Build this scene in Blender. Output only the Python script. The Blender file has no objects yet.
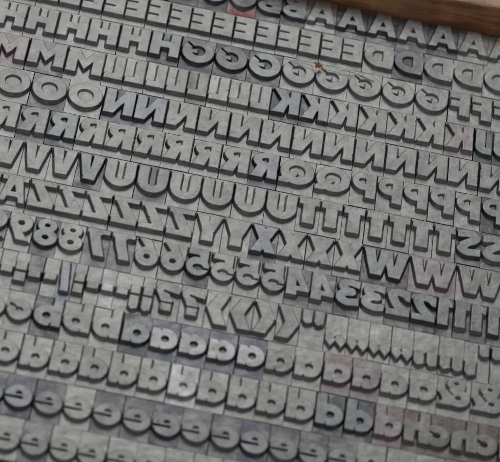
import bpy, math, random
import numpy as np
from mathutils import Matrix, Vector
from mathutils.geometry import delaunay_2d_cdt

random.seed(7)
SC = bpy.context.scene
COL = SC.collection
S = 0.0127                     # one body height (a line of type) in metres
H = 0.082                       # height of the printing face above the shoulder, in body heights
DEPTH = 1.70                   # shoulder to feet, in body heights
ZF = DEPTH + 0.12               # height of the printing faces above the case bottom

# ------------------------------------------------------------------ camera
cam = bpy.data.cameras.new('camera')
cam_ob = bpy.data.objects.new('camera', cam)
COL.objects.link(cam_ob)
tilt, roll, yaw = 0.75226256, 0.24406332, -0.06340142
cz, sz = math.cos(yaw), math.sin(yaw)
cx, sx = math.cos(tilt), math.sin(tilt)
cr, sr = math.cos(roll), math.sin(roll)
R = (Matrix(((cz, -sz, 0), (sz, cz, 0), (0, 0, 1))) @ Matrix(((1, 0, 0), (0, cx, -sx), (0, sx, cx)))
     @ Matrix(((cr, -sr, 0), (sr, cr, 0), (0, 0, 1))))
M = R.to_4x4()
M.translation = Vector((0, -39.30813543 * S, (35.07578416 + ZF) * S))
cam_ob.matrix_world = M
cam.sensor_fit = 'HORIZONTAL'
cam.sensor_width = 36.0
cam.lens = 2400 / 500 * 36.0
cam.clip_start = 0.01
cam.clip_end = 50
cam.dof.use_dof = True
focus = Vector((2.2 * S, -4.0 * S, ZF * S))
cam.dof.focus_distance = abs((R.transposed() @ (focus - M.translation)).z)
cam.dof.aperture_fstop = (cam.lens / 1000) / (0.54 * S)
SC.camera = cam_ob
SC.render.filter_size = 1.9

# ------------------------------------------------------------------ light
w = bpy.data.worlds.new('World')
SC.world = w
w.use_nodes = True
w.node_tree.nodes['Background'].inputs[0].default_value = (0.97, 0.98, 1.0, 1)
w.node_tree.nodes['Background'].inputs[1].default_value = 0.245


def area(name, loc, target, size, power, color):
    L = bpy.data.lights.new(name, 'AREA')
    L.shape = 'RECTANGLE'
    L.size, L.size_y = size
    L.energy = power
    L.color = color
    o = bpy.data.objects.new(name, L)
    COL.objects.link(o)
    o.location = loc
    d = Vector(target) - Vector(loc)
    o.rotation_euler = d.to_track_quat('-Z', 'Y').to_euler()
    return o


area('soft_back_light', (-0.12, 0.55, 0.62), (0.02, -0.07, 0.02), (0.75, 0.55), 2.2, (1.0, 0.99, 0.97))  # broad soft area lamp out of view, above and behind the type
SC.view_settings.view_transform = 'Standard'
SC.view_settings.look = 'None'
SC.view_settings.exposure = 0.0
SC.view_settings.gamma = 1.0


# ------------------------------------------------------------------ materials
def nodes_of(name):
    m = bpy.data.materials.new(name)
    m.use_nodes = True
    nt = m.node_tree
    return m, nt, nt.nodes['Principled BSDF']


def N(nt, kind, **kw):
    n = nt.nodes.new(kind)
    for k, v in kw.items():
        setattr(n, k, v)
    return n


def ramp(nt, src, stops):
    r = N(nt, 'ShaderNodeValToRGB')
    els = r.color_ramp.elements
    els[0].position, els[0].color = stops[0][0], (*stops[0][1],) + (1,)
    els[1].position, els[1].color = stops[-1][0], (*stops[-1][1],) + (1,)
    for p, c in stops[1:-1]:
        e = els.new(p)
        e.color = (*c, 1)
    nt.links.new(src, r.inputs[0])
    return r


def mul(nt, a, b):
    m = N(nt, 'ShaderNodeMix', data_type='RGBA', blend_type='MULTIPLY')
    m.inputs['Factor'].default_value = 1
    nt.links.new(a, m.inputs['A'])
    nt.links.new(b, m.inputs['B'])
    return m.outputs['Result']


def metal_material(name, inked=1.0, rubbed=1.0):
    m, nt, b = nodes_of(name)
    L = nt.links.new
    tc = N(nt, 'ShaderNodeTexCoord')
    oi = N(nt, 'ShaderNodeObjectInfo')
    off = N(nt, 'ShaderNodeVectorMath', operation='SCALE')
    comb = N(nt, 'ShaderNodeCombineXYZ')
    L(oi.outputs['Random'], comb.inputs[0])
    mr = N(nt, 'ShaderNodeMath', operation='MULTIPLY')
    mr.inputs[1].default_value = 7.3
    L(oi.outputs['Random'], mr.inputs[0])
    L(mr.outputs[0], comb.inputs[1])
    L(comb.outputs[0], off.inputs[0])
    off.inputs['Scale'].default_value = 40
    scl = N(nt, 'ShaderNodeVectorMath', operation='SCALE')
    scl.inputs['Scale'].default_value = 1 / S
    L(tc.outputs['Object'], scl.inputs[0])
    add = N(nt, 'ShaderNodeVectorMath', operation='ADD')
    L(scl.outputs[0], add.inputs[0])
    L(off.outputs[0], add.inputs[1])
    P = add.outputs[0]

    def noise(scale, detail=4, rough=0.6, vec=P, dist=0.0):
        n = N(nt, 'ShaderNodeTexNoise')
        n.inputs['Scale'].default_value = scale
        n.inputs['Detail'].default_value = detail
        n.inputs['Roughness'].default_value = rough
        n.inputs['Distortion'].default_value = dist
        L(vec, n.inputs['Vector'])
        return n.outputs['Fac']
    patch = ramp(nt, noise(2.2, 5, 0.62, dist=0.4), [(0.28, (0.92,) * 3), (0.5, (1.0,) * 3), (0.74, (1.07,) * 3)])
    grain = ramp(nt, noise(26, 3, 0.7), [(0.25, (0.92,) * 3), (0.75, (1.07,) * 3)])
    # fine casting and rubbing marks, stretched along one direction
    st = N(nt, 'ShaderNodeMapping')
    st.inputs['Scale'].default_value = (26, 2.2, 6)
    st.inputs['Rotation'].default_value = (0, 0, 0.5)
    L(P, st.inputs['Vector'])
    rub = ramp(nt, noise(1.0, 3, 0.6, vec=st.outputs[0]), [(0.3, (0.93,) * 3), (0.7, (1.06,) * 3)])
    # dark specks of old ink and pale specks of oxide
    ink = ramp(nt, noise(9, 2, 0.5), [(0.66, (1,) * 3), (0.74, (0.62,) * 3)])
    st_mask = ramp(nt, noise(1.7, 4, 0.65, dist=0.6), [(0.44, (0,) * 3), (0.62, (0.7,) * 3)])
    stn = N(nt, 'ShaderNodeMix', data_type='RGBA')
    L(st_mask.outputs[0], stn.inputs['Factor'])
    L(oi.outputs['Color'], stn.inputs['A'])
    stn.inputs['B'].default_value = (0.27, 0.27, 0.268, 1)
    c = mul(nt, stn.outputs['Result'], patch.outputs[0])
    c = mul(nt, c, grain.outputs[0])
    c = mul(nt, c, rub.outputs[0])
    c = mul(nt, c, ink.outputs[0])
    if rubbed > 1:
        wr = ramp(nt, noise(5, 3, 0.6), [(0.35, (1.0,) * 3), (0.65, (rubbed,) * 3)])
        c = mul(nt, c, wr.outputs[0])
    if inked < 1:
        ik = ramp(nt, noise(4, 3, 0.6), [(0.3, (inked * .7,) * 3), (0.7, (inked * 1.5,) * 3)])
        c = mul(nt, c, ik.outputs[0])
    ox = ramp(nt, noise(13, 2, 0.5), [(0.70, (0,) * 3), (0.78, (0.55 * inked,) * 3)])
    mx = N(nt, 'ShaderNodeMix', data_type='RGBA')
    L(ox.outputs[0], mx.inputs['Factor'])
    L(c, mx.inputs['A'])
    mx.inputs['B'].default_value = (0.40, 0.40, 0.39, 1)
    L(mx.outputs['Result'], b.inputs['Base Color'])
    b.inputs['Metallic'].default_value = 0.78
    rr = ramp(nt, noise(5, 4, 0.6), [(0.3, (0.30,) * 3), (0.7, (0.44,) * 3)])
    L(rr.outputs[0], b.inputs['Roughness'])
    bm = N(nt, 'ShaderNodeBump')
    bm.inputs['Strength'].default_value = 0.16
    bm.inputs['Distance'].default_value = 0.02 * S
    L(noise(18, 5, 0.65), bm.inputs['Height'])
    bm2 = N(nt, 'ShaderNodeBump')
    bm2.inputs['Strength'].default_value = 0.45
    bm2.inputs['Distance'].default_value = 0.05 * S
    L(noise(2.6, 2, 0.5), bm2.inputs['Height'])
    L(bm2.outputs[0], bm.inputs['Normal'])
    L(bm.outputs[0], b.inputs['Normal'])
    return m


def wood_material(name, dark, mid, light, rough=0.6):
    m, nt, b = nodes_of(name)
    L = nt.links.new
    tc = N(nt, 'ShaderNodeTexCoord')
    mp = N(nt, 'ShaderNodeMapping')
    mp.inputs['Scale'].default_value = (30, 420, 420)
    L(tc.outputs['Object'], mp.inputs['Vector'])
    n = N(nt, 'ShaderNodeTexNoise')
    n.inputs['Scale'].default_value = 1
    n.inputs['Detail'].default_value = 6
    n.inputs['Roughness'].default_value = 0.65
    n.inputs['Distortion'].default_value = 0.6
    L(mp.outputs[0], n.inputs['Vector'])
    r = ramp(nt, n.outputs['Fac'], [(0.3, dark), (0.5, mid), (0.72, light)])
    n2 = N(nt, 'ShaderNodeTexNoise')
    n2.inputs['Scale'].default_value = 170
    n2.inputs['Detail'].default_value = 4
    L(tc.outputs['Object'], n2.inputs['Vector'])
    r2 = ramp(nt, n2.outputs['Fac'], [(0.35, (0.72,) * 3), (0.65, (1.15,) * 3)])
    L(mul(nt, r.outputs[0], r2.outputs[0]), b.inputs['Base Color'])
    b.inputs['Roughness'].default_value = rough
    bm = N(nt, 'ShaderNodeBump')
    bm.inputs['Strength'].default_value = 0.4
    bm.inputs['Distance'].default_value = 0.0003
    L(n.outputs['Fac'], bm.inputs['Height'])
    L(bm.outputs[0], b.inputs['Normal'])
    return m


def plain(name, color, rough=0.7):
    m, nt, b = nodes_of(name)
    n = N(nt, 'ShaderNodeTexNoise')
    n.inputs['Scale'].default_value = 900
    tc = N(nt, 'ShaderNodeTexCoord')
    nt.links.new(tc.outputs['Object'], n.inputs['Vector'])
    r = ramp(nt, n.outputs['Fac'], [(0.3, tuple(c * 0.6 for c in color)), (0.7, tuple(min(1, c * 1.3) for c in color))])
    nt.links.new(r.outputs[0], b.inputs['Base Color'])
    b.inputs['Roughness'].default_value = rough
    return m


METAL = metal_material('type_metal')
METAL_RUBBED = metal_material('type_metal_rubbed_bright', 1.0, 1.45)     # the edge of the face, polished by use
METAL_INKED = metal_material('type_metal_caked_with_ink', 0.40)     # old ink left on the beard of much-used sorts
WOOD_DARK = wood_material('stained_wood', (0.22, 0.09, 0.038), (0.58, 0.26, 0.12), (0.76, 0.41, 0.22))
WOOD_BARE = wood_material('bare_wood', (0.40, 0.23, 0.12), (0.62, 0.40, 0.24), (0.76, 0.55, 0.37))
WOOD_BOTTOM = wood_material('case_bottom_wood', (0.05, 0.025, 0.012), (0.10, 0.05, 0.025), (0.16, 0.09, 0.05))


# ------------------------------------------------------------------ mesh helpers
def mesh_object(name, verts, faces, mat, parent=None):
    me = bpy.data.meshes.new(name)
    me.from_pydata(verts, [], faces)
    me.materials.append(mat)
    me.update()
    o = bpy.data.objects.new(name, me)
    COL.objects.link(o)
    if parent:
        o.parent = parent
    return o


# ------------------------------------------------------------------ glyph outlines as distance fields
# drawn the right way round; the type itself is the mirror image
C = 0.71        # cap height
ASC = 0.745
BY0, BY1 = -0.19, 0.81


def box(x0, y0, x1, y1):
    def f(X, Y):
        dx = np.abs(X - (x0 + x1) / 2) - (x1 - x0) / 2
        dy = np.abs(Y - (y0 + y1) / 2) - (y1 - y0) / 2
        return np.hypot(np.maximum(dx, 0), np.maximum(dy, 0)) + np.minimum(np.maximum(dx, dy), 0)
    return f


def ell(cx_, cy_, rx, ry=None):
    ry = ry or rx

    def f(X, Y):
        px, py = X - cx_, Y - cy_
        k0 = np.hypot(px / rx, py / ry)
        k1 = np.hypot(px / rx ** 2, py / ry ** 2)
        return np.where(k1 < 1e-6, -min(rx, ry), k0 * (k0 - 1) / np.maximum(k1, 1e-6))
    return f


def poly(*pts):
    P = np.array(pts, float)

    def f(X, Y):
        d = np.full(X.shape, 1e9)
        s = np.ones(X.shape)
        n = len(P)
        j = n - 1
        for i in range(n):
            ex, ey = P[j] - P[i]
            wx, wy = X - P[i][0], Y - P[i][1]
            t = np.clip((wx * ex + wy * ey) / (ex * ex + ey * ey), 0, 1)
            d = np.minimum(d, (wx - ex * t) ** 2 + (wy - ey * t) ** 2)
            c1, c2, c3 = Y >= P[i][1], Y < P[j][1], ex * wy > ey * wx
            flip = (c1 & c2 & c3) | (~c1 & ~c2 & ~c3)
            s = np.where(flip, -s, s)
            j = i
        return s * np.sqrt(d)
    return f


def line(pts, t):
    P = [np.array(p, float) for p in pts]

    def f(X, Y):
        d = np.full(X.shape, 1e9)
        for a, b in zip(P, P[1:]):
            ex, ey = b - a
            wx, wy = X - a[0], Y - a[1]
            k = np.clip((wx * ex + wy * ey) / (ex * ex + ey * ey), 0, 1)
            d = np.minimum(d, np.hypot(wx - ex * k, wy - ey * k))
        return d - t / 2
    return f


def smooth(pts, n=6):
    """Catmull-Rom through the points."""
    P = [np.array(p, float) for p in pts]
    P = [2 * P[0] - P[1]] + P + [2 * P[-1] - P[-2]]
    out = []
    for i in range(1, len(P) - 2):
        for k in range(n):
            t = k / n
            a, b, c, d = P[i - 1], P[i], P[i + 1], P[i + 2]
            out.append(0.5 * (2 * b + (c - a) * t + (2 * a - 5 * b + 4 * c - d) * t * t + (3 * b - a - 3 * c + d) * t ** 3))
    out.append(P[-2])
    return out


def U(*fs):
    return lambda X, Y: np.minimum.reduce([f(X, Y) for f in fs])


def I(*fs):
    return lambda X, Y: np.maximum.reduce([f(X, Y) for f in fs])


def D(a, *bs):
    return lambda X, Y: np.maximum.reduce([a(X, Y)] + [-b(X, Y) for b in bs])


def mirx(f, w_):
    return lambda X, Y: f(w_ - X, Y)


def turn(f, w_, h_):
    return lambda X, Y: f(w_ - X, h_ - Y)


a = 0.022


def g_A(w):
    b, m = w - a, w / 2
    return D(poly((a, 0), (m - .14, C), (m + .14, C), (b, 0)),
             poly((m - .055, .285), (m + .055, .285), (m, .47)),
             poly((m - .15, -.05), (m - .105, .14), (m + .105, .14), (m + .15, -.05)))


def g_AE(w):
    return U(g_A(w), box(a, .585, .125, C), box(w - .125, .585, w - a, C))


def g_B(w):
    b = w - a
    f = U(box(a, 0, .26, C), ell(.26, .2, b - .26, .205), ell(.25, .53, b - .30, .18))
    return D(f, ell(.29, .2, .075, .035), ell(.27, .53, .065, .03))


def g_C(w):
    r = C / 2 + .008
    return D(ell(w / 2, C / 2, w / 2 - a, r), ell(w / 2, C / 2, .13), poly((w / 2, .36), (w + .1, .62), (w + .1, .1)))


def g_D(w):
    b = w - a
    f = U(box(a, 0, .29, C), ell(.29, C / 2, b - .29, C / 2))
    return D(f, I(U(box(.24, .2, .33, .51), ell(.33, .355, .14, .155)), box(.24, 0, 1, 1)))


def g_E(w):
    b = w - a
    return D(box(a, 0, b, C), box(.23, .215, 1, .262), box(.23, .47, 1, .517))


def g_F(w):
    b = w - a
    return U(box(a, 0, .25, C), box(a, C - .19, b, C), box(a, .26, b - .02, .455))


def g_G(w):
    m, r = w / 2, w / 2 - a
    f = D(ell(m, C / 2, r, C / 2 + .008), ell(m, .37, .15))
    f = U(f, box(m + .005, .285, w - a - .03, .40))
    return D(f, line([(m + .10, .465), (w, .69)], .045))


def g_H(w):
    b, m = w - a, w / 2
    return D(box(a, 0, b, C), box(m - .095, -.1, m + .095, .255), box(m - .095, .455, m + .095, 1))


def g_J(w):
    b = w - a
    o = U(box(b - .21, .2, b, C), I(box(a, 0, b, .3), U(box(-1, -1, b - .2, 2), ell(b - .2, .2, .2), box(-1, .2, b, 2))))
    return D(o, box(-.1, .2, b - .21, 1), ell(b - .25, .235, .045))


def g_K(w):
    b = w - a
    return U(box(a, 0, .235, C), poly((.2, .24), (.2, .40), (b - .255, C), (b - .01, C), (.385, .355)),
             poly((.25, .33), (.385, .47), (b, 0), (b - .275, 0)))


def g_L(w):
    b = w - a
    return U(box(a, 0, .235, C), box(a, 0, b, .18))


def g_M(w):
    b, m = w - a, w / 2
    return poly((a, 0), (a, C), (a + .235, C), (m, .42), (b - .235, C), (b, C), (b, 0), (b - .225, 0), (b - .225, .38),
                (m, .105), (a + .225, .38), (a + .225, 0))


def g_N(w):
    b = w - a
    return poly((a, 0), (a, C), (a + .22, C), (b - .215, .33), (b - .215, C), (b, C), (b, 0), (b - .22, 0),
                (a + .215, .38), (a + .215, 0))


def g_O(w):
    return D(ell(w / 2, .355, w / 2 - a, .365), ell(w / 2, .36, .168, .165))


def g_Q(w):
    m = w / 2
    o = D(ell(m, .355, m - a, .365), ell(m, .37, .168, .16))
    return U(o, poly((m - .03, .305), (m + .05, .375), (w - .02, .13), (w - .0, 0), (w - .22, 0)))


def g_P(w):
    b = w - a
    f = U(box(a, 0, .235, C), box(a, .21, .30, C), ell(.30, .46, b - .30, .25))
    return D(f, I(ell(.27, .475, .115, .07), box(.24, 0, 1, 1)))


def g_R(w):
    b = w - a
    f = U(box(a, 0, .235, C), box(a, .27, .29, C), ell(.29, .49, b - .32, .22),
          poly((.23, .30), (.42, .42), (b, 0), (b - .27, 0)))
    return D(f, I(ell(.265, .50, .10, .06), box(.235, 0, 1, 1)))


def g_S(w):
    b = w - a
    c = smooth([(b - .05, .575), (.31, .612), (.165, .575), (.14, .49), (.22, .405), (.33, .33), (b - .12, .24),
                (b - .11, .15), (b - .22, .095), (a + .04, .125)])
    return I(line(c, .2), box(a, -.01, b, C + .01))


def g_T(w):
    b, m = w - a, w / 2
    return U(box(a, C - .19, b, C), box(m - .125, 0, m + .125, C))


def g_U(w):
    b, m = w - a, w / 2
    r = m - a
    o = U(box(a, .33, b, C), ell(m, .33, r, .335))
    return D(o, U(box(m - .085, .28, m + .085, 1), ell(m, .28, .085)))


def g_V(w):
    b, m = w - a, w / 2
    return poly((a, C), (a + .235, C), (m, .30), (b - .235, C), (b, C), (m + .12, 0), (m - .12, 0))


def g_W(w):
    b = w - a
    return poly((a, C), (a + .23, C), (.325 * w, .27), (.5 * w - .12, C), (.5 * w + .12, C), (.675 * w, .27), (b - .23, C), (b, C),
                (.70 * w + .11, 0), (.70 * w - .12, 0), (.5 * w, .33), (.30 * w + .12, 0), (.30 * w - .11, 0))


def g_X(w):
    b = w - a
    return U(poly((a, 0), (a + .225, 0), (b, C), (b - .225, C)), poly((b, 0), (b - .225, 0), (a, C), (a + .225, C)))


def g_Y(w):
    b, m = w - a, w / 2
    return poly((a, C), (a + .26, C), (m, .44), (b - .26, C), (b, C), (m + .12, .27), (m + .12, 0), (m - .12, 0), (m - .12, .27))


def g_Z(w):
    b = w - a
    return U(box(a, C - .115, b, C), box(a, 0, b, .15), poly((b, C), (.60 * w, C), (a, .17), (a, .1), (.46 * w, .1)))


def g_1(w):
    b = w - a
    return U(box(b - .215, 0, b, C), poly((a, C - .23), (a, C - .12), (b - .19, C), (b - .1, C - .2), (b - .21, C - .23)))


def g_2(w):
    b = w - a
    c = smooth([(a + .03, .50), (.13, .58), (.26, .615), (b - .13, .57), (b - .12, .47), (.27, .26), (.12, .12)])
    return U(I(line(c, .2), box(a, 0, b, C + .01)), box(a, 0, b, .165))


def g_3(w):
    b = w - a
    c1 = smooth([(a + .02, .575), (.22, .612), (b - .14, .565), (b - .14, .45), (.24, .385), (.19, .385)])
    c2 = smooth([(.19, .36), (.26, .355), (b - .105, .28), (b - .105, .16), (.24, .095), (a + .02, .13)])
    return I(U(line(c1, .185), line(c2, .195)), box(a, -.01, b, C + .01))


def g_4(w):
    b = w - a
    return D(U(poly((a, .125), (a, .20), (b - .24, C), (b, C), (b, .125)), box(b - .22, 0, b, C)),
             poly((.20, .255), (b - .19, .255), (b - .19, .43)))


def g_5(w):
    b = w - a
    f = U(box(.06, .33, .26, C), box(.06, C - .17, b - .02, C), ell(w / 2, .245, w / 2 - a, .252))
    return D(f, box(.24, .485, 1, .53), ell(.24, .225, .10, .075), line([(-.1, .20), (.2, .20)], .04))


def g_6(w):
    m = w / 2
    return D(U(ell(m, .25, m - a, .257), poly((a, .27), (m - .05, C), (m + .21, C), (m - .02, .38))), ell(m, .25, .06))


def g_7(w):
    b = w - a
    return U(box(a, C - .125, b, C), poly((b - .235, C), (b, C), (.285, 0), (.065, 0)), poly((b - .2, C - .12), (a + .12, C - .12), (b - .25, C - .2), (b - .2, C - .25)))


def g_8(w):
    m = w / 2
    return D(U(ell(m, .53, m - .06, .185), ell(m, .215, m - a, .222)), ell(m, .53, .052, .045), ell(m, .215, .062, .055))


def g_9(w):
    return turn(g_6(w), w, C)


def g_a(w):
    b = w - a
    q = b - .185
    return D(U(box(q, 0, b, .49), ell(a + .25, .25, .25, .262)), ell(a + .245, .25, .075), poly((q - .05, -.1), (q + .01, .075), (q + .025, -.1)),
             poly((q - .05, .6), (q + .01, .43), (q + .025, .6)))


def g_b(w):
    b = w - a
    q = a + .195
    return D(U(box(a, 0, q, ASC), ell(b - .25, .25, .25, .262)), ell(b - .245, .25, .075), poly((q + .05, -.1), (q - .01, .075), (q - .025, -.1)))


def g_d(w):
    return mirx(g_b(w), w)


def g_c(w):
    m = w / 2
    return D(ell(m, .25, m - a, .262), ell(m - .01, .25, .07, .062), poly((m, .25), (m + .04, .31), (w + .1, .50), (w + .1, .44)))


def g_e(w):
    m = w / 2
    return D(ell(m, .25, m - a + .003, .262), I(ell(m, .30, .06, .065), box(0, .30, 1, 1)),
             poly((m - .08, .19), (m - .08, .245), (w + .1, .232), (w + .1, .185)))


def g_ch(w):
    b = w - a
    c = D(ell(a + .24, .25, .24, .262), ell(a + .26, .25, .075, .065), poly((a + .25, .25), (a + .3, .31), (.56, .42), (.56, .33)))
    x0 = b - .49
    arch = I(U(box(x0, 0, b - .2, .50), box(x0, 0, b, .30), ell(b - .2, .30, .2)), box(x0, 0, b, 1))
    h = D(U(box(x0, 0, x0 + .205, ASC), arch), box(x0 + .205, -.1, x0 + .285, .29))
    return U(c, h)


def g_amp(w):
    b = w - a
    f = U(ell(.30, .545, .185, .175), ell(a + .24, .225, .245, .233), poly((.12, .45), (.32, .52), (b, 0), (b - .27, 0)),
          poly((.35, .1), (b - .16, .40), (b, .31), (.5, .02)))
    return D(f, ell(.30, .565, .05, .035), ell(.255, .215, .06, .045), line([(.36, .27), (.52, .43)], .03), line([(.0, .38), (.13, .41)], .03))


def g_hyphen(w):
    return box(a + .01, .185, w - a - .01, .37)


def g_colon(w):
    return U(box(a, 0, w - a, .235), box(a, .285, w - a, .51))


def g_slash(w):
    return poly((.05, -.02), (.215, -.02), (w - .02, ASC), (w - .185, ASC))


def comma(x0, y1, y0, ww=.2):
    hh = y1 - y0
    return poly((x0, y1), (x0 + ww, y1), (x0 + ww, y0 + .26 * hh), (x0 + ww * .86, y0 + .10 * hh), (x0 + ww * .62, y0),
                (x0 + .01, y0 + .13 * hh))


def g_semi(w):
    return U(box(.03, .285, w - .025, .51), comma(.03, .235, -.13, w - .055))


def g_q(w):
    m = w / 2
    f = U(ell(m, .52, m - a, .215), poly((.05, .47), (w - .03, .47), (m + .11, .225), (m - .10, .225)))
    f = D(f, poly((-.1, .40), (.0, .445), (m + .07, .52), (m + .09, .485), (m - .03, .44), (m - .13, .26), (-.1, .1)))
    return U(f, box(m - .105, 0, m + .105, .19))


def g_lt(w):     # as it looks on the type, pointing left
    b = w - a
    return poly((a, .30), (b - .25, .70), (b, .70), (.30, .30), (b, -.10), (b - .25, -.10))


def g_gt(w):
    return mirx(g_lt(w), w)


def g_quote(w):
    return U(comma(.04, ASC, .37, .2), comma(w / 2 + .02, ASC, .37, .2))


def g_lowsharp(w):   # low double comma, straight-cut
    h_ = w / 2

    def one(x):          # slanted stroke with a square-cut end, mirrored later
        k = h_ - .005
        return poly((x + k, .24), (x + k * .52, .27), (x, .115), (x + k * .45, -.075), (x + k, .085))
    return U(one(.008), one(h_ + .0))


def g_lowcurve(w):
    return U(comma(.025, .26, -.10, w / 2 - .045), comma(w / 2 + .02, .26, -.10, w / 2 - .045))


def g_comma(w):
    return comma(.03, .26, -.12, w - .055)


def g_apos(w):
    return U(comma(.03, .70, .40, w - .055))


# ------------------------------------------------------------------ from outline to a sort of type
EDGE = 0.008
WALL = 0.034
LEVELS = [(-0.011, H), (0.0, H - 0.006), (WALL * 0.55, H * 0.36), (WALL, 0.0)]
_XS = [l for l, _ in LEVELS]
_ZS = [z for _, z in LEVELS]


def height(sd):
    return np.interp(sd, _XS, _ZS)


FLOORS = {   # shallow counters: region, height of its floor
    'O': lambda w_: [(ell(w_ / 2, .36, .21), 0.041)], 'Q': lambda w_: [(ell(w_ / 2, .36, .21), 0.041)],
    'G': lambda w_: [(ell(w_ / 2, .37, .16), 0.037)],
    'a': lambda w_: [(ell(a + .245, .25, .11), 0.028)], 'b': lambda w_: [(ell(w_ - a - .245, .25, .11), .026)],
    'd': lambda w_: [(ell(a + .245, .25, .11), .030)], 'e': lambda w_: [(ell(w_ / 2, .25, .22), .026)],
    'c': lambda w_: [(ell(w_ / 2, .25, .12), 0.041)], '5': lambda w_: [(ell(.24, .225, .13), 0.037)],
    'E': lambda w_: [(box(.2, .1, 2, .6), 0.046)], 'P': lambda w_: [(ell(.29, .475, .16, .11), 0.041)],
    'R': lambda w_: [(ell(.28, .5, .14, .10), 0.041)], 'D': lambda w_: [(ell(.33, .355, .2, .2), 0.041)],
}


def make_glyph_meshes(key, fn, wd, lift, seed, inky):
    """Two meshes: the raised letter and the body under it. Mirrored left to right (except signs drawn as they look)."""
    x0, x1, y0, y1 = EDGE, wd - EDGE, BY0 + EDGE, BY1 - EDGE
    step = 0.0095
    nx, ny = int((x1 - x0) / step) + 2, int((y1 - y0) / step) + 2
    xs, ys = np.linspace(x0, x1, nx), np.linspace(y0, y1, ny)
    X, Y = np.meshgrid(xs, ys, indexing='ij')
    f = fn if key in ('lt', 'gt') else mirx(fn, wd)
    base_f = f
    rn = random.Random(seed)
    waves = [(rn.uniform(7, 26), rn.uniform(7, 26), rn.uniform(0, 6.28), rn.uniform(.0006, .0016)) for _ in range(5)]
    probe = base_f(X, Y)
    rim_cells = np.argwhere(np.abs(probe) < .008)
    nicks = []
    for _ in range(rn.choice((0, 1, 1, 2, 3, 4))):
        if len(rim_cells):
            ci, cj = rim_cells[rn.randrange(len(rim_cells))]
            nicks.append((xs[ci], ys[cj], rn.uniform(.006, .017)))

    def f(X_, Y_):
        d = base_f(X_, Y_ - lift)
        for kx, ky, ph, am in waves:
            d = d + am * np.sin(kx * X_ + ky * Y_ + ph)
        for ux, uy, ur in nicks:
            d = np.maximum(d, ur - np.hypot(X_ - ux, Y_ - uy - lift))
        return d
    F = f(X, Y)
    floors = [(fl if key in ('lt', 'gt') else mirx(fl, wd), zc) for fl, zc in FLOORS.get(key, lambda w_: [])(wd)]
    pts, zz, edges = [], [], []
    for (lv, z) in LEVELS:
        G = F - lv
        G = np.where(np.abs(G) < 2e-4, 2e-4, G)
        inside = G < 0
        ids = {}

        def vert(i, j, k, l):
            kk = (i, j, k, l)
            if kk not in ids:
                t = G[i, j] / (G[i, j] - G[k, l])
                pts.append((xs[i] + t * (xs[k] - xs[i]), ys[j] + t * (ys[l] - ys[j])))
                zz.append(z)
                ids[kk] = len(pts) - 1
            return ids[kk]
        code = inside[:-1, :-1] * 1 + inside[1:, :-1] * 2 + inside[1:, 1:] * 4 + inside[:-1, 1:] * 8
        for i, j in np.argwhere((code > 0) & (code < 15)):
            c = code[i, j]
            b_ = (i, j, i + 1, j)
            r_ = (i + 1, j, i + 1, j + 1)
            t_ = (i, j + 1, i + 1, j + 1)
            l_ = (i, j, i, j + 1)
            segs = {1: [(l_, b_)], 2: [(b_, r_)], 3: [(l_, r_)], 4: [(r_, t_)], 5: [(l_, b_), (r_, t_)], 6: [(b_, t_)], 7: [(l_, t_)],
                    8: [(t_, l_)], 9: [(b_, t_)], 10: [(b_, r_), (t_, l_)], 11: [(r_, t_)], 12: [(l_, r_)], 13: [(b_, r_)], 14: [(l_, b_)]}[int(c)]
            for p, q in segs:
                edges.append((vert(*p), vert(*q)))
    gx, gy = np.gradient(F, xs, ys)
    med = (np.hypot(gx, gy) < 0.85) & (F > 0.005) & (F < WALL - 0.004)
    med[0, :] = med[-1, :] = False
    med[:, 0] = med[:, -1] = False
    for i, j in np.argwhere(med):
        pts.append((xs[i], ys[j]))
        zz.append(float(height(F[i, j])))
    nb = len(pts)
    for p in ((x0, y0), (x1, y0), (x1, y1), (x0, y1)):
        pts.append(p)
        zz.append(None)
    edges += [(nb, nb + 1), (nb + 1, nb + 2), (nb + 2, nb + 3), (nb + 3, nb)]
    vo, eo, fo, ov, oe, of = delaunay_2d_cdt([Vector(p) for p in pts], edges, [], 0, 1e-6, True)
    vx = np.array([v[:] for v in vo])
    ez = height(f(vx[:, 0], vx[:, 1]))
    z = []
    for i, o in enumerate(ov):
        k = [q for q in o if zz[q] is not None]
        z.append(zz[k[0]] if k else float(ez[i]))
    z = np.array(z)
    for fl, zc in floors:
        inr = fl(vx[:, 0], vx[:, 1] - lift) < 0
        z = np.where(inr & (z < zc), zc, z)
    V = [((p[0] - wd / 2) * S, p[1] * S, zv * S) for p, zv in zip(vx, z)]
    let_f, sho_f = [], []
    for t in fo:
        t = list(t)
        p, q, r = (vx[k] for k in t[:3])
        if (q[0] - p[0]) * (r[1] - p[1]) - (q[1] - p[1]) * (r[0] - p[0]) < 0:
            t.reverse()
        (let_f if max(z[k] for k in t) > 1e-6 else sho_f).append(tuple(t))

    def on_border(i, j):
        p, q = vx[i], vx[j]
        e = 1e-5
        return ((abs(p[0] - x0) < e and abs(q[0] - x0) < e) or (abs(p[0] - x1) < e and abs(q[0] - x1) < e) or
                (abs(p[1] - y0) < e and abs(q[1] - y0) < e) or (abs(p[1] - y1) < e and abs(q[1] - y1) < e))
    LV = list(V)
    LF = list(let_f)
    cnt = {}
    for t in let_f:
        for i, j in zip(t, t[1:] + t[:1]):
            cnt[(i, j)] = 1
    for (i, j) in list(cnt):
        if (j, i) not in cnt and on_border(i, j) and (z[i] > 1e-6 or z[j] > 1e-6):
            n = len(LV)
            LV += [(V[i][0], V[i][1], -0.004 * S), (V[j][0], V[j][1], -0.004 * S)]
            LF.append((j, i, n, n + 1))

    def compact(vs, fs):
        used = sorted({k for t in fs for k in t})
        mp = {k: n for n, k in enumerate(used)}
        return [vs[k] for k in used], [tuple(mp[k] for k in t) for t in fs]
    BV, BF = list(V), list(sho_f)
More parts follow.
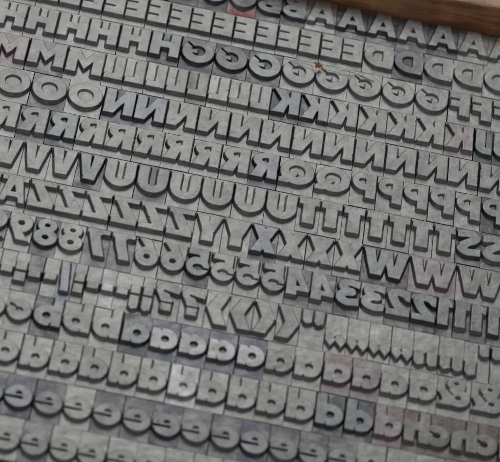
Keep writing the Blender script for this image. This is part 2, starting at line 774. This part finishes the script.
    n = len(BV)
    gl, gr, gb, gt = (rn.choice((.001, .0015, .002, .003, .0055)) for _ in range(4))
    X0, X1, Y0, Y1 = gl, wd - gr, BY0 + gb, BY1 - gt
    hw = wd / 2
    rings = [[(x0, y0), (x1, y0), (x1, y1), (x0, y1)], [(X0, Y0), (X1, Y0), (X1, Y1), (X0, Y1)], [(X0, Y0), (X1, Y0), (X1, Y1), (X0, Y1)]]
    for ring, zr in zip(rings, (0, -0.008, -DEPTH)):
        BV += [((p[0] - hw) * S, p[1] * S, zr * S) for p in ring]
    for k in range(2):
        for q in range(4):
            A_, B_ = n + 4 * k + q, n + 4 * k + (q + 1) % 4
            BF.append((A_, A_ + 4, B_ + 4, B_))
    BF.append((n + 11, n + 10, n + 9, n + 8))

    def mk(name, vs, fs):
        vs, fs = compact(vs, fs)
        me = bpy.data.meshes.new(name)
        me.from_pydata(vs, [], fs)
        me.materials.append(METAL)
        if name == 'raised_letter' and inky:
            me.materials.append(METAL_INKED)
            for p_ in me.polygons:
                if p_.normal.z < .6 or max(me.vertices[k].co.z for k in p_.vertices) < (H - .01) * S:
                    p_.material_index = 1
        elif name == 'raised_letter':
            me.materials.append(METAL_RUBBED)
        if name == 'raised_letter':
            if inky:
                me.materials.append(METAL_RUBBED)
            for p_ in me.polygons:
                zs_ = [me.vertices[k].co.z for k in p_.vertices]
                if min(zs_) > (H - .0065) * S and max(zs_) > (H - .001) * S and min(zs_) < (H - .004) * S:
                    p_.material_index = len(me.materials) - 1
        me.update()
        return me
    return mk('raised_letter', LV, LF), mk('body', BV, BF)


# ------------------------------------------------------------------ which sorts stand where
GL = {'A': g_A, 'AE': g_AE, 'B': g_B, 'C': g_C, 'D': g_D, 'E': g_E, 'F': g_F, 'G': g_G, 'H': g_H, 'J': g_J, 'K': g_K, 'L': g_L,
      'M': g_M, 'N': g_N, 'O': g_O, 'P': g_P, 'Q': g_Q, 'R': g_R, 'S': g_S, 'T': g_T, 'U': g_U, 'V': g_V, 'W': g_W, 'X': g_X,
      'Y': g_Y, 'Z': g_Z, '1': g_1, '2': g_2, '3': g_3, '4': g_4, '5': g_5, '6': g_6, '7': g_7, '8': g_8, '9': g_9, 'a': g_a,
      'b': g_b, 'c': g_c, 'd': g_d, 'e': g_e, 'ch': g_ch, '&': g_amp, '-': g_hyphen, ':': g_colon, '/': g_slash, ';': g_semi,
      '?': g_q, 'lt': g_lt, 'gt': g_gt, '"': g_quote, ',,': g_lowsharp, ',c': g_lowcurve, ',': g_comma, "'": g_apos}
WORD = {'AE': 'capital A with two dots', 'ch': 'joined letters ch', '&': 'ampersand', '-': 'hyphen', ':': 'colon', '/': 'slash',
        ';': 'semicolon', '?': 'question mark', 'lt': 'left angle mark', 'gt': 'right angle mark', '"': 'high double quote',
        ',,': 'sharp low quote', ',c': 'rounded low quote', ',': 'single comma', "'": 'raised apostrophe'}


SHORT = {'AE': 'dotted A', 'ch': 'ch', 'lt': 'left angle mark', 'gt': 'right angle mark', '"': 'high quote', ',,': 'sharp low quote',
         ',c': 'rounded low quote', ',': 'comma', "'": 'apostrophe'}


def word(g):
    if g in WORD:
        return WORD[g]
    if g.isdigit():
        return 'figure ' + 'zero one two three four five six seven eight nine'.split()[int(g)]
    return ('capital ' if g.isupper() else 'small ') + g


# tones: (body colour, letter colour, words)
T = {
    'n': ((.285, .285, .281), (.25, .25, .247), 'grey'),
    'p': ((.32, .319, .314), (.285, .284, .279), 'pale grey'),
    'w': ((.40, .40, .405), (.46, .46, .47), 'bright grey'),
    'k': ((.10, .102, .11), (.225, .237, .245), 'dark-bodied'),
    'K': ((.095, .097, .106), (.165, .167, .177), 'dark inky'),
    'b': ((.105, .11, .128), (.22, .227, .245), 'dark bluish'),
    'l': ((.14, .148, .175), (.39, .395, .41), 'blue-stained'),
    'r': ((.228, .192, .199), (.252, .232, .236), 'pink-tinged'),
    'R': ((.17, .05, .058), (.15, .15, .155), 'red-stained'),
    'd': ((.135, .137, .145), (.225, .226, .23), 'dusky'),
    'y': ((.16, .142, .13), (.205, .20, .193), 'brownish'),
    'v': ((.225, .235, .28), (.285, .29, .31), 'violet-blue tinged'),
}
# row, y shift, [(glyph, tones one letter per sort, x of the left end, x of the right end)]
ROWS = [
    (0, .03, [('C', 'kkR', -.47, 1.453), ('B', 'Kk', 1.453, 2.561), ('A', 'nkkdknn', 2.561, 7.347)]),
    (1, .00, [('E', 'nnnnnnnnnnnnnnnnn', -4.201, 3.924), ('D', 'nKdnn', 3.924, 7.261)]),
    (2, .00, [('H', 'nnnnnk', -4.01, .012), ('G', 'KKknnnnn', .018, 5.866), ('F', 'nnn', 5.877, 7.323)]),
    (3, .00, [('M', 'rdn', -3.951, -1.498), ('L', 'nnnnypnn', -1.498, 2.095), ('K', 'kknnnnr', 2.095, 6.491), ('J', 'kk', 6.498, 7.292)]),
    (4, .00, [('O', 'ndp', -3.644, -1.365), ('N', 'bbnnnnnnnnnnn', -1.354, 7.314)]),
    (5, .03, [('R', 'ndknnnnnnb', -3.563, 2.470), ('Q', 'nn', 2.476, 3.988), ('P', 'nnnnnk', 3.988, 7.290)]),
    (6, .00, [('V', 'nnnk', -3.28, -1.026), ('U', 'ndnnnn', -1.026, 2.966), ('T', 'nnnnnnn', 2.966, 6.267), ('S', 'kd', 6.267, 7.336)]),
    (7, .00, [('AE', 'nn', -3.56, -2.407), ('Z', 'nnnnnn', -2.407, .961), ('Y', 'pp', .961, 2.111), ('X', 'bnnn', 2.111, 4.391),
              ('W', 'krn', 4.391, 7.314)]),
    (8, .04, [('9', 'dn', -3.136, -2.141), ('8', 'kp', -2.141, -1.115), ('7', 'dd', -1.115, -.098), ('6', 'nn', -.098, .921),
              ('5', 'kpnn', .921, 2.935), ('4', 'dd', 2.935, 3.939), ('3', 'kn', 3.939, 4.955), ('2', 'dk', 4.955, 5.993),
              ('1', 'kddk', 5.993, 7.356)]),
    (9, .00, [('-', 'nn', -2.90, -2.318), (':', 'n', -2.318, -2.054), ('-', 'dn', -2.054, -1.457), ('/', 'v', -1.457, -1.153),
              (':', 'n', -1.153, -.918), ('-', 'nwp', -.918, -.045), (';', 'pp', -.045, .448), ('?', 'nn', .448, 1.460),
              ('lt', 'pn', 1.460, 2.406), ('gt', 'nn', 2.406, 3.334), ('"', 'n', 3.334, 3.838), (',,', 'pppp', 3.838, 5.592),
              (',c', 'pp', 5.592, 6.605), (',', 'n', 6.605, 6.883), ("'", 'pp', 6.883, 7.381)]),
    (10, .05, [('c', 'pn', -2.805, -1.779), ('b', 'knp', -1.779, -.051), ('a', 'kllllnprrpp', -.051, 6.133), ('&', 'pp', 6.133, 7.457)]),
    (11, .00, [('d', 'pppnppwppnpkkr', -2.401, 5.530), ('ch', 'yyy', 5.530, 8.308)]),
    (12, .00, [('e', 'bbdpddbddbddd', -2.500, 4.72), ('e', 'pppyy', 4.72, 7.50)]),  # last two sorts take the brownish tone to paint a brown shadow there
    (13, .00, [('e', 'pdpppppppp', -1.991, 3.318)]),
]
ORD = 'first second third fourth fifth sixth seventh eighth ninth tenth eleventh twelfth thirteenth fourteenth fifteenth sixteenth seventeenth'.split()
# whole rows of one letter are counted from what one finds at their end


def sort_meshes(g, wd, lift, seed, inky):
    return make_glyph_meshes(g, GL[g](wd), wd, lift, seed, inky)


def sort_label(g, ri, n, i, tones, left, right, seen_tones):
    wd = word(g)
    t = tones[i]
    adj = T[t][2]
    if ri == 12 and right:
        return '%s sort of mirrored small e under the d row, %s from the left' % (adj, ORD[i])
    if ri == 12:
        return '%s sort of mirrored small e under the d row, %s after the dark ones' % (adj, ORD[i])
    if ri == 13:
        return '%s sort of mirrored small e in the bottom row, %s from the left' % (adj, ORD[i])
    noun = 'sort' if ri in (12, 13) else 'metal sort'
    place = {12: ' under the d row', 13: ' in the bottom row'}.get(ri, '')
    if n == 1:
        lab = '%s metal sort of mirrored %s' % (adj, SHORT.get(g, wd))
        if right:
            lab += ' between the %s and %s sorts' % (SHORT.get(left, word(left)), SHORT.get(right, word(right))) if left else ' beside the %s sorts' % SHORT.get(right, word(right))
        return lab
    if seen_tones.count(t) == 1 and n > 2 and t not in 'np':
        return ('%s ' + noun + ' of mirrored %s, the only %s one of its kind%s') % (adj, wd, adj, place)
    if left and (i < n / 2 or not right):
        ref = 'next to the %s sorts' % SHORT.get(left, word(left)) if i == 0 else '%s after the %s sorts' % (ORD[i], SHORT.get(left, word(left)))
    elif right:
        k = n - 1 - i
        ref = 'next to the %s sorts' % SHORT.get(right, word(right)) if k == 0 else '%s back from the %s sorts' % (ORD[k], SHORT.get(right, word(right)))
    else:
        ref = '%s from the left' % ORD[i] + place
        place = ''
    return ('%s ' + noun + ' of mirrored %s, %s') % (adj, wd, ref) + place


def build_rows():
    rnd = random.Random(11)
    for ri, dy, runs in ROWS:
        for q, (g, tones, xa, xb) in enumerate(runs):
            n = len(tones)
            wd = (xb - xa) / n
            left = runs[q - 1][0] if q else None
            right = runs[q + 1][0] if q + 1 < len(runs) else None
            for i, t in enumerate(tones):
                bc, lc, _ = T[t]
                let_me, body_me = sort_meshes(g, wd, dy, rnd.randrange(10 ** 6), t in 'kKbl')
                root = bpy.data.objects.new('metal_type_sort', None)
                root.empty_display_size = 0.004
                COL.objects.link(root)
                root.location = ((xa + wd * (i + .5)) * S, (-ri + rnd.uniform(-.004, .004)) * S, 0)
                root.rotation_euler = (rnd.uniform(-.004, .004), rnd.uniform(-.004, .004), rnd.uniform(-.003, .003))
                root['label'] = LABELS.get((ri, q, i)) or sort_label(g, ri, n, i, tones, left, right, tones)
                root['category'] = 'type sort'
                root['group'] = 'mirrored %s sorts%s' % (word(g), {12: ' under the d row', 13: ' in the bottom row'}.get(ri, ''))
                dz = (DEPTH + rnd.uniform(-.006, .006)) * S
                v = rnd.uniform(.92, 1.08)
                for nm, me, c in (('body', body_me, bc), ('raised_letter', let_me, lc)):
                    o = bpy.data.objects.new(nm, me)
                    COL.objects.link(o)
                    o.parent = root
                    o.location = (0, 0, dz)
                    o.color = (c[0] * v, c[1] * v, c[2] * v, 1)


LABELS = {
    (7, 0, 0): 'grey dotted capital A metal sort cut off by the left edge of the Z row',
    (9, 10, 0): 'grey metal high double quote sort between the right angle marks and low quotes',
    (9, 11, 2): 'pale grey metal sharp low quote sort, second back from the rounded low quotes',
    (9, 0, 0): 'grey metal hyphen sort cut by the left edge, before another hyphen',
    (9, 0, 1): 'grey metal hyphen sort just left of the first colon sort',
    (9, 1, 0): 'grey metal colon sort standing between hyphen sorts at the left end of its row',
    (9, 2, 0): 'dusky metal hyphen sort just right of the first colon sort',
    (9, 2, 1): 'grey metal hyphen sort just left of the tall slash sort',
    (9, 3, 0): 'tall violet-blue tinged metal slash sort between a hyphen and a colon sort',
    (9, 4, 0): 'grey metal colon sort just right of the tall slash sort',
    (9, 5, 0): 'grey metal hyphen sort right of the colon beside the slash',
    (9, 5, 1): 'bright metal hyphen sort in the middle of the three after the slash',
    (9, 5, 2): 'pale grey metal hyphen sort just left of the semicolon sorts',
}
build_rows()

# ------------------------------------------------------------------ the wooden case round the type
def bar_mesh(name, p0, p1, width, z0, z1, mat, parent, seg=60, bev=0.05, wob=0.012):
    """A sawn wooden bar from p0 to p1, its inner face on that line, with softened, slightly uneven edges."""
    r = random.Random(5)
    p0, p1 = Vector(p0), Vector(p1)
    d = (p1 - p0).normalized()
    nrm = Vector((-d.y, d.x))
    prof = [(0, z0), (0, z1 - bev), (bev * .3, z1 - bev * .3), (bev, z1), (width - bev, z1), (width, z1 - bev), (width, z0)]
    V, F = [], []
    for s in range(seg + 1):
        c = p0 + (p1 - p0) * s / seg
        for k, (o, z) in enumerate(prof):
            jx = r.uniform(-wob, wob) if k in (1, 2, 3) else 0
            V.append(((c.x + nrm.x * (o + jx)) * S, (c.y + nrm.y * (o + jx)) * S, (z + (jx * .6)) * S))
    m = len(prof)
    for s in range(seg):
        for k in range(m):
            A_, B_ = s * m + k, s * m + (k + 1) % m
            F.append((A_, A_ + m, B_ + m, B_))
    F.append(tuple(range(m)))
    F.append(tuple(seg * m + k for k in reversed(range(m))))
    return V, F


case = bpy.data.objects.new('wooden_type_case', None)
COL.objects.link(case)
case['label'] = 'brown wooden case rim with pale worn top along the row of capital A sorts'
case['category'] = 'type case'
RIM = DEPTH + .62
V, F = bar_mesh('rim', (-6.0, .55), (13.0, 1.33), 1.6, 0.001, RIM, WOOD_DARK, case)
rim = mesh_object('rim', V, F, WOOD_DARK, case)
rim.data.materials.append(WOOD_BARE)
for p in rim.data.polygons:
    if p.normal.z > .75:
        p.material_index = 1
bm_v = [(-6 * S, -16 * S, -.5 * S), (13 * S, -16 * S, -.5 * S), (13 * S, 4 * S, -.5 * S), (-6 * S, 4 * S, -.5 * S)]
bm_v += [(x, y, 0) for x, y, _ in bm_v]
mesh_object('bottom_board', bm_v, [(3, 2, 1, 0), (4, 5, 6, 7), (0, 1, 5, 4), (1, 2, 6, 5), (2, 3, 7, 6), (3, 0, 4, 7)], WOOD_BOTTOM, case)

g = 0.6
tb = [(-g, -g, -.5 * S - .0002), (g, -g, -.5 * S - .0002), (g, g, -.5 * S - .0002), (-g, g, -.5 * S - .0002)]
table = mesh_object('table_surface', tb, [(0, 1, 2, 3)], plain('table_grey', (.12, .11, .10)))
table['kind'] = 'structure'


# ------------------------------------------------------------------ a bit of dry plant caught on the G sorts
def tube(pts, r0, r1, sides=6, n=5):
    P = smooth([p[:2] for p in pts], n)
    Z = [np.interp(k / (len(P) - 1) * (len(pts) - 1), range(len(pts)), [p[2] for p in pts]) for k in range(len(P))]
    Q = [Vector((p[0], p[1], z)) for p, z in zip(P, Z)]
    V, F = [], []
    for i, c in enumerate(Q):
        d = (Q[min(i + 1, len(Q) - 1)] - Q[max(i - 1, 0)]).normalized()
        s_ = d.cross(Vector((0, 0, 1))).normalized()
        u = s_.cross(d)
        r = r0 + (r1 - r0) * i / (len(Q) - 1)
        for k in range(sides):
            t = 2 * math.pi * k / sides
            V.append(tuple((c + s_ * math.cos(t) * r + u * math.sin(t) * r) * S))
    for i in range(len(Q) - 1):
        for k in range(sides):
            F.append((i * sides + k, i * sides + (k + 1) % sides, (i + 1) * sides + (k + 1) % sides, (i + 1) * sides + k))
    F.append(tuple(reversed(range(sides))))
    F.append(tuple((len(Q) - 1) * sides + k for k in range(sides)))
    return V, F


STRAW = plain('dry_straw', (.50, .34, .22))
HAIR = plain('grey_thread', (.16, .13, .11))
ft = bpy.data.objects.new('dry_plant_fibre', None)
COL.objects.link(ft)
ft['label'] = 'thin tan plant fibre with an orange flake lying across the mirrored G sorts'
ft['category'] = 'plant fibre'
zt = DEPTH + H + .018
V, F = tube([(2.05, -1.36, zt - .01), (2.45, -1.37, zt), (2.80, -1.43, zt + .03), (3.02, -1.47, zt + .03), (3.35, -1.45, zt), (3.62, -1.47, zt), (3.80, -1.46, zt + .02), (3.98, -1.37, zt)], .006, .004)
mesh_object('strand', V, F, STRAW, ft)
rr = random.Random(3)
V, F = [], []
for k in range(7):                       # crumpled flake: a few small curled scales
    cx_, cy_ = 2.98 + rr.uniform(-.05, .05), -1.43 + rr.uniform(-.035, .035)
    an, ln, wd_ = rr.uniform(0, 6.28), rr.uniform(.035, .075), rr.uniform(.018, .03)
    n0 = len(V)
    for s_ in range(4):
        u_ = (s_ / 3 - .5) * 2
        for t_ in (-1, 0, 1):
            ww_ = wd_ * (1 - .7 * u_ * u_) * t_
            x = cx_ + math.cos(an) * u_ * ln - math.sin(an) * ww_
            y = cy_ + math.sin(an) * u_ * ln + math.cos(an) * ww_
            z = zt + .03 + .03 * u_ * u_ + .012 * k * .5 + .02 * abs(t_)
            V.append((x * S, y * S, z * S))
    for s_ in range(3):
        for t_ in range(2):
            A_ = n0 + s_ * 3 + t_
            F.append((A_, A_ + 3, A_ + 4, A_ + 1))
fl = mesh_object('flake', V, F, plain('dry_flake', (.68, .33, .15)), ft)
sm = fl.modifiers.new('thick', 'SOLIDIFY')
sm.thickness = .008 * S
hr = mesh_object('hair', *tube([(3.18, -1.20, zt - .1), (3.45, -1.27, zt - .08), (3.75, -1.34, zt - .02), (4.02, -1.44, zt), (4.22, -1.50, zt)], .006, .006), HAIR)
hr['label'] = 'fine dark thread running down to the right between E and G sorts'
hr['category'] = 'thread'
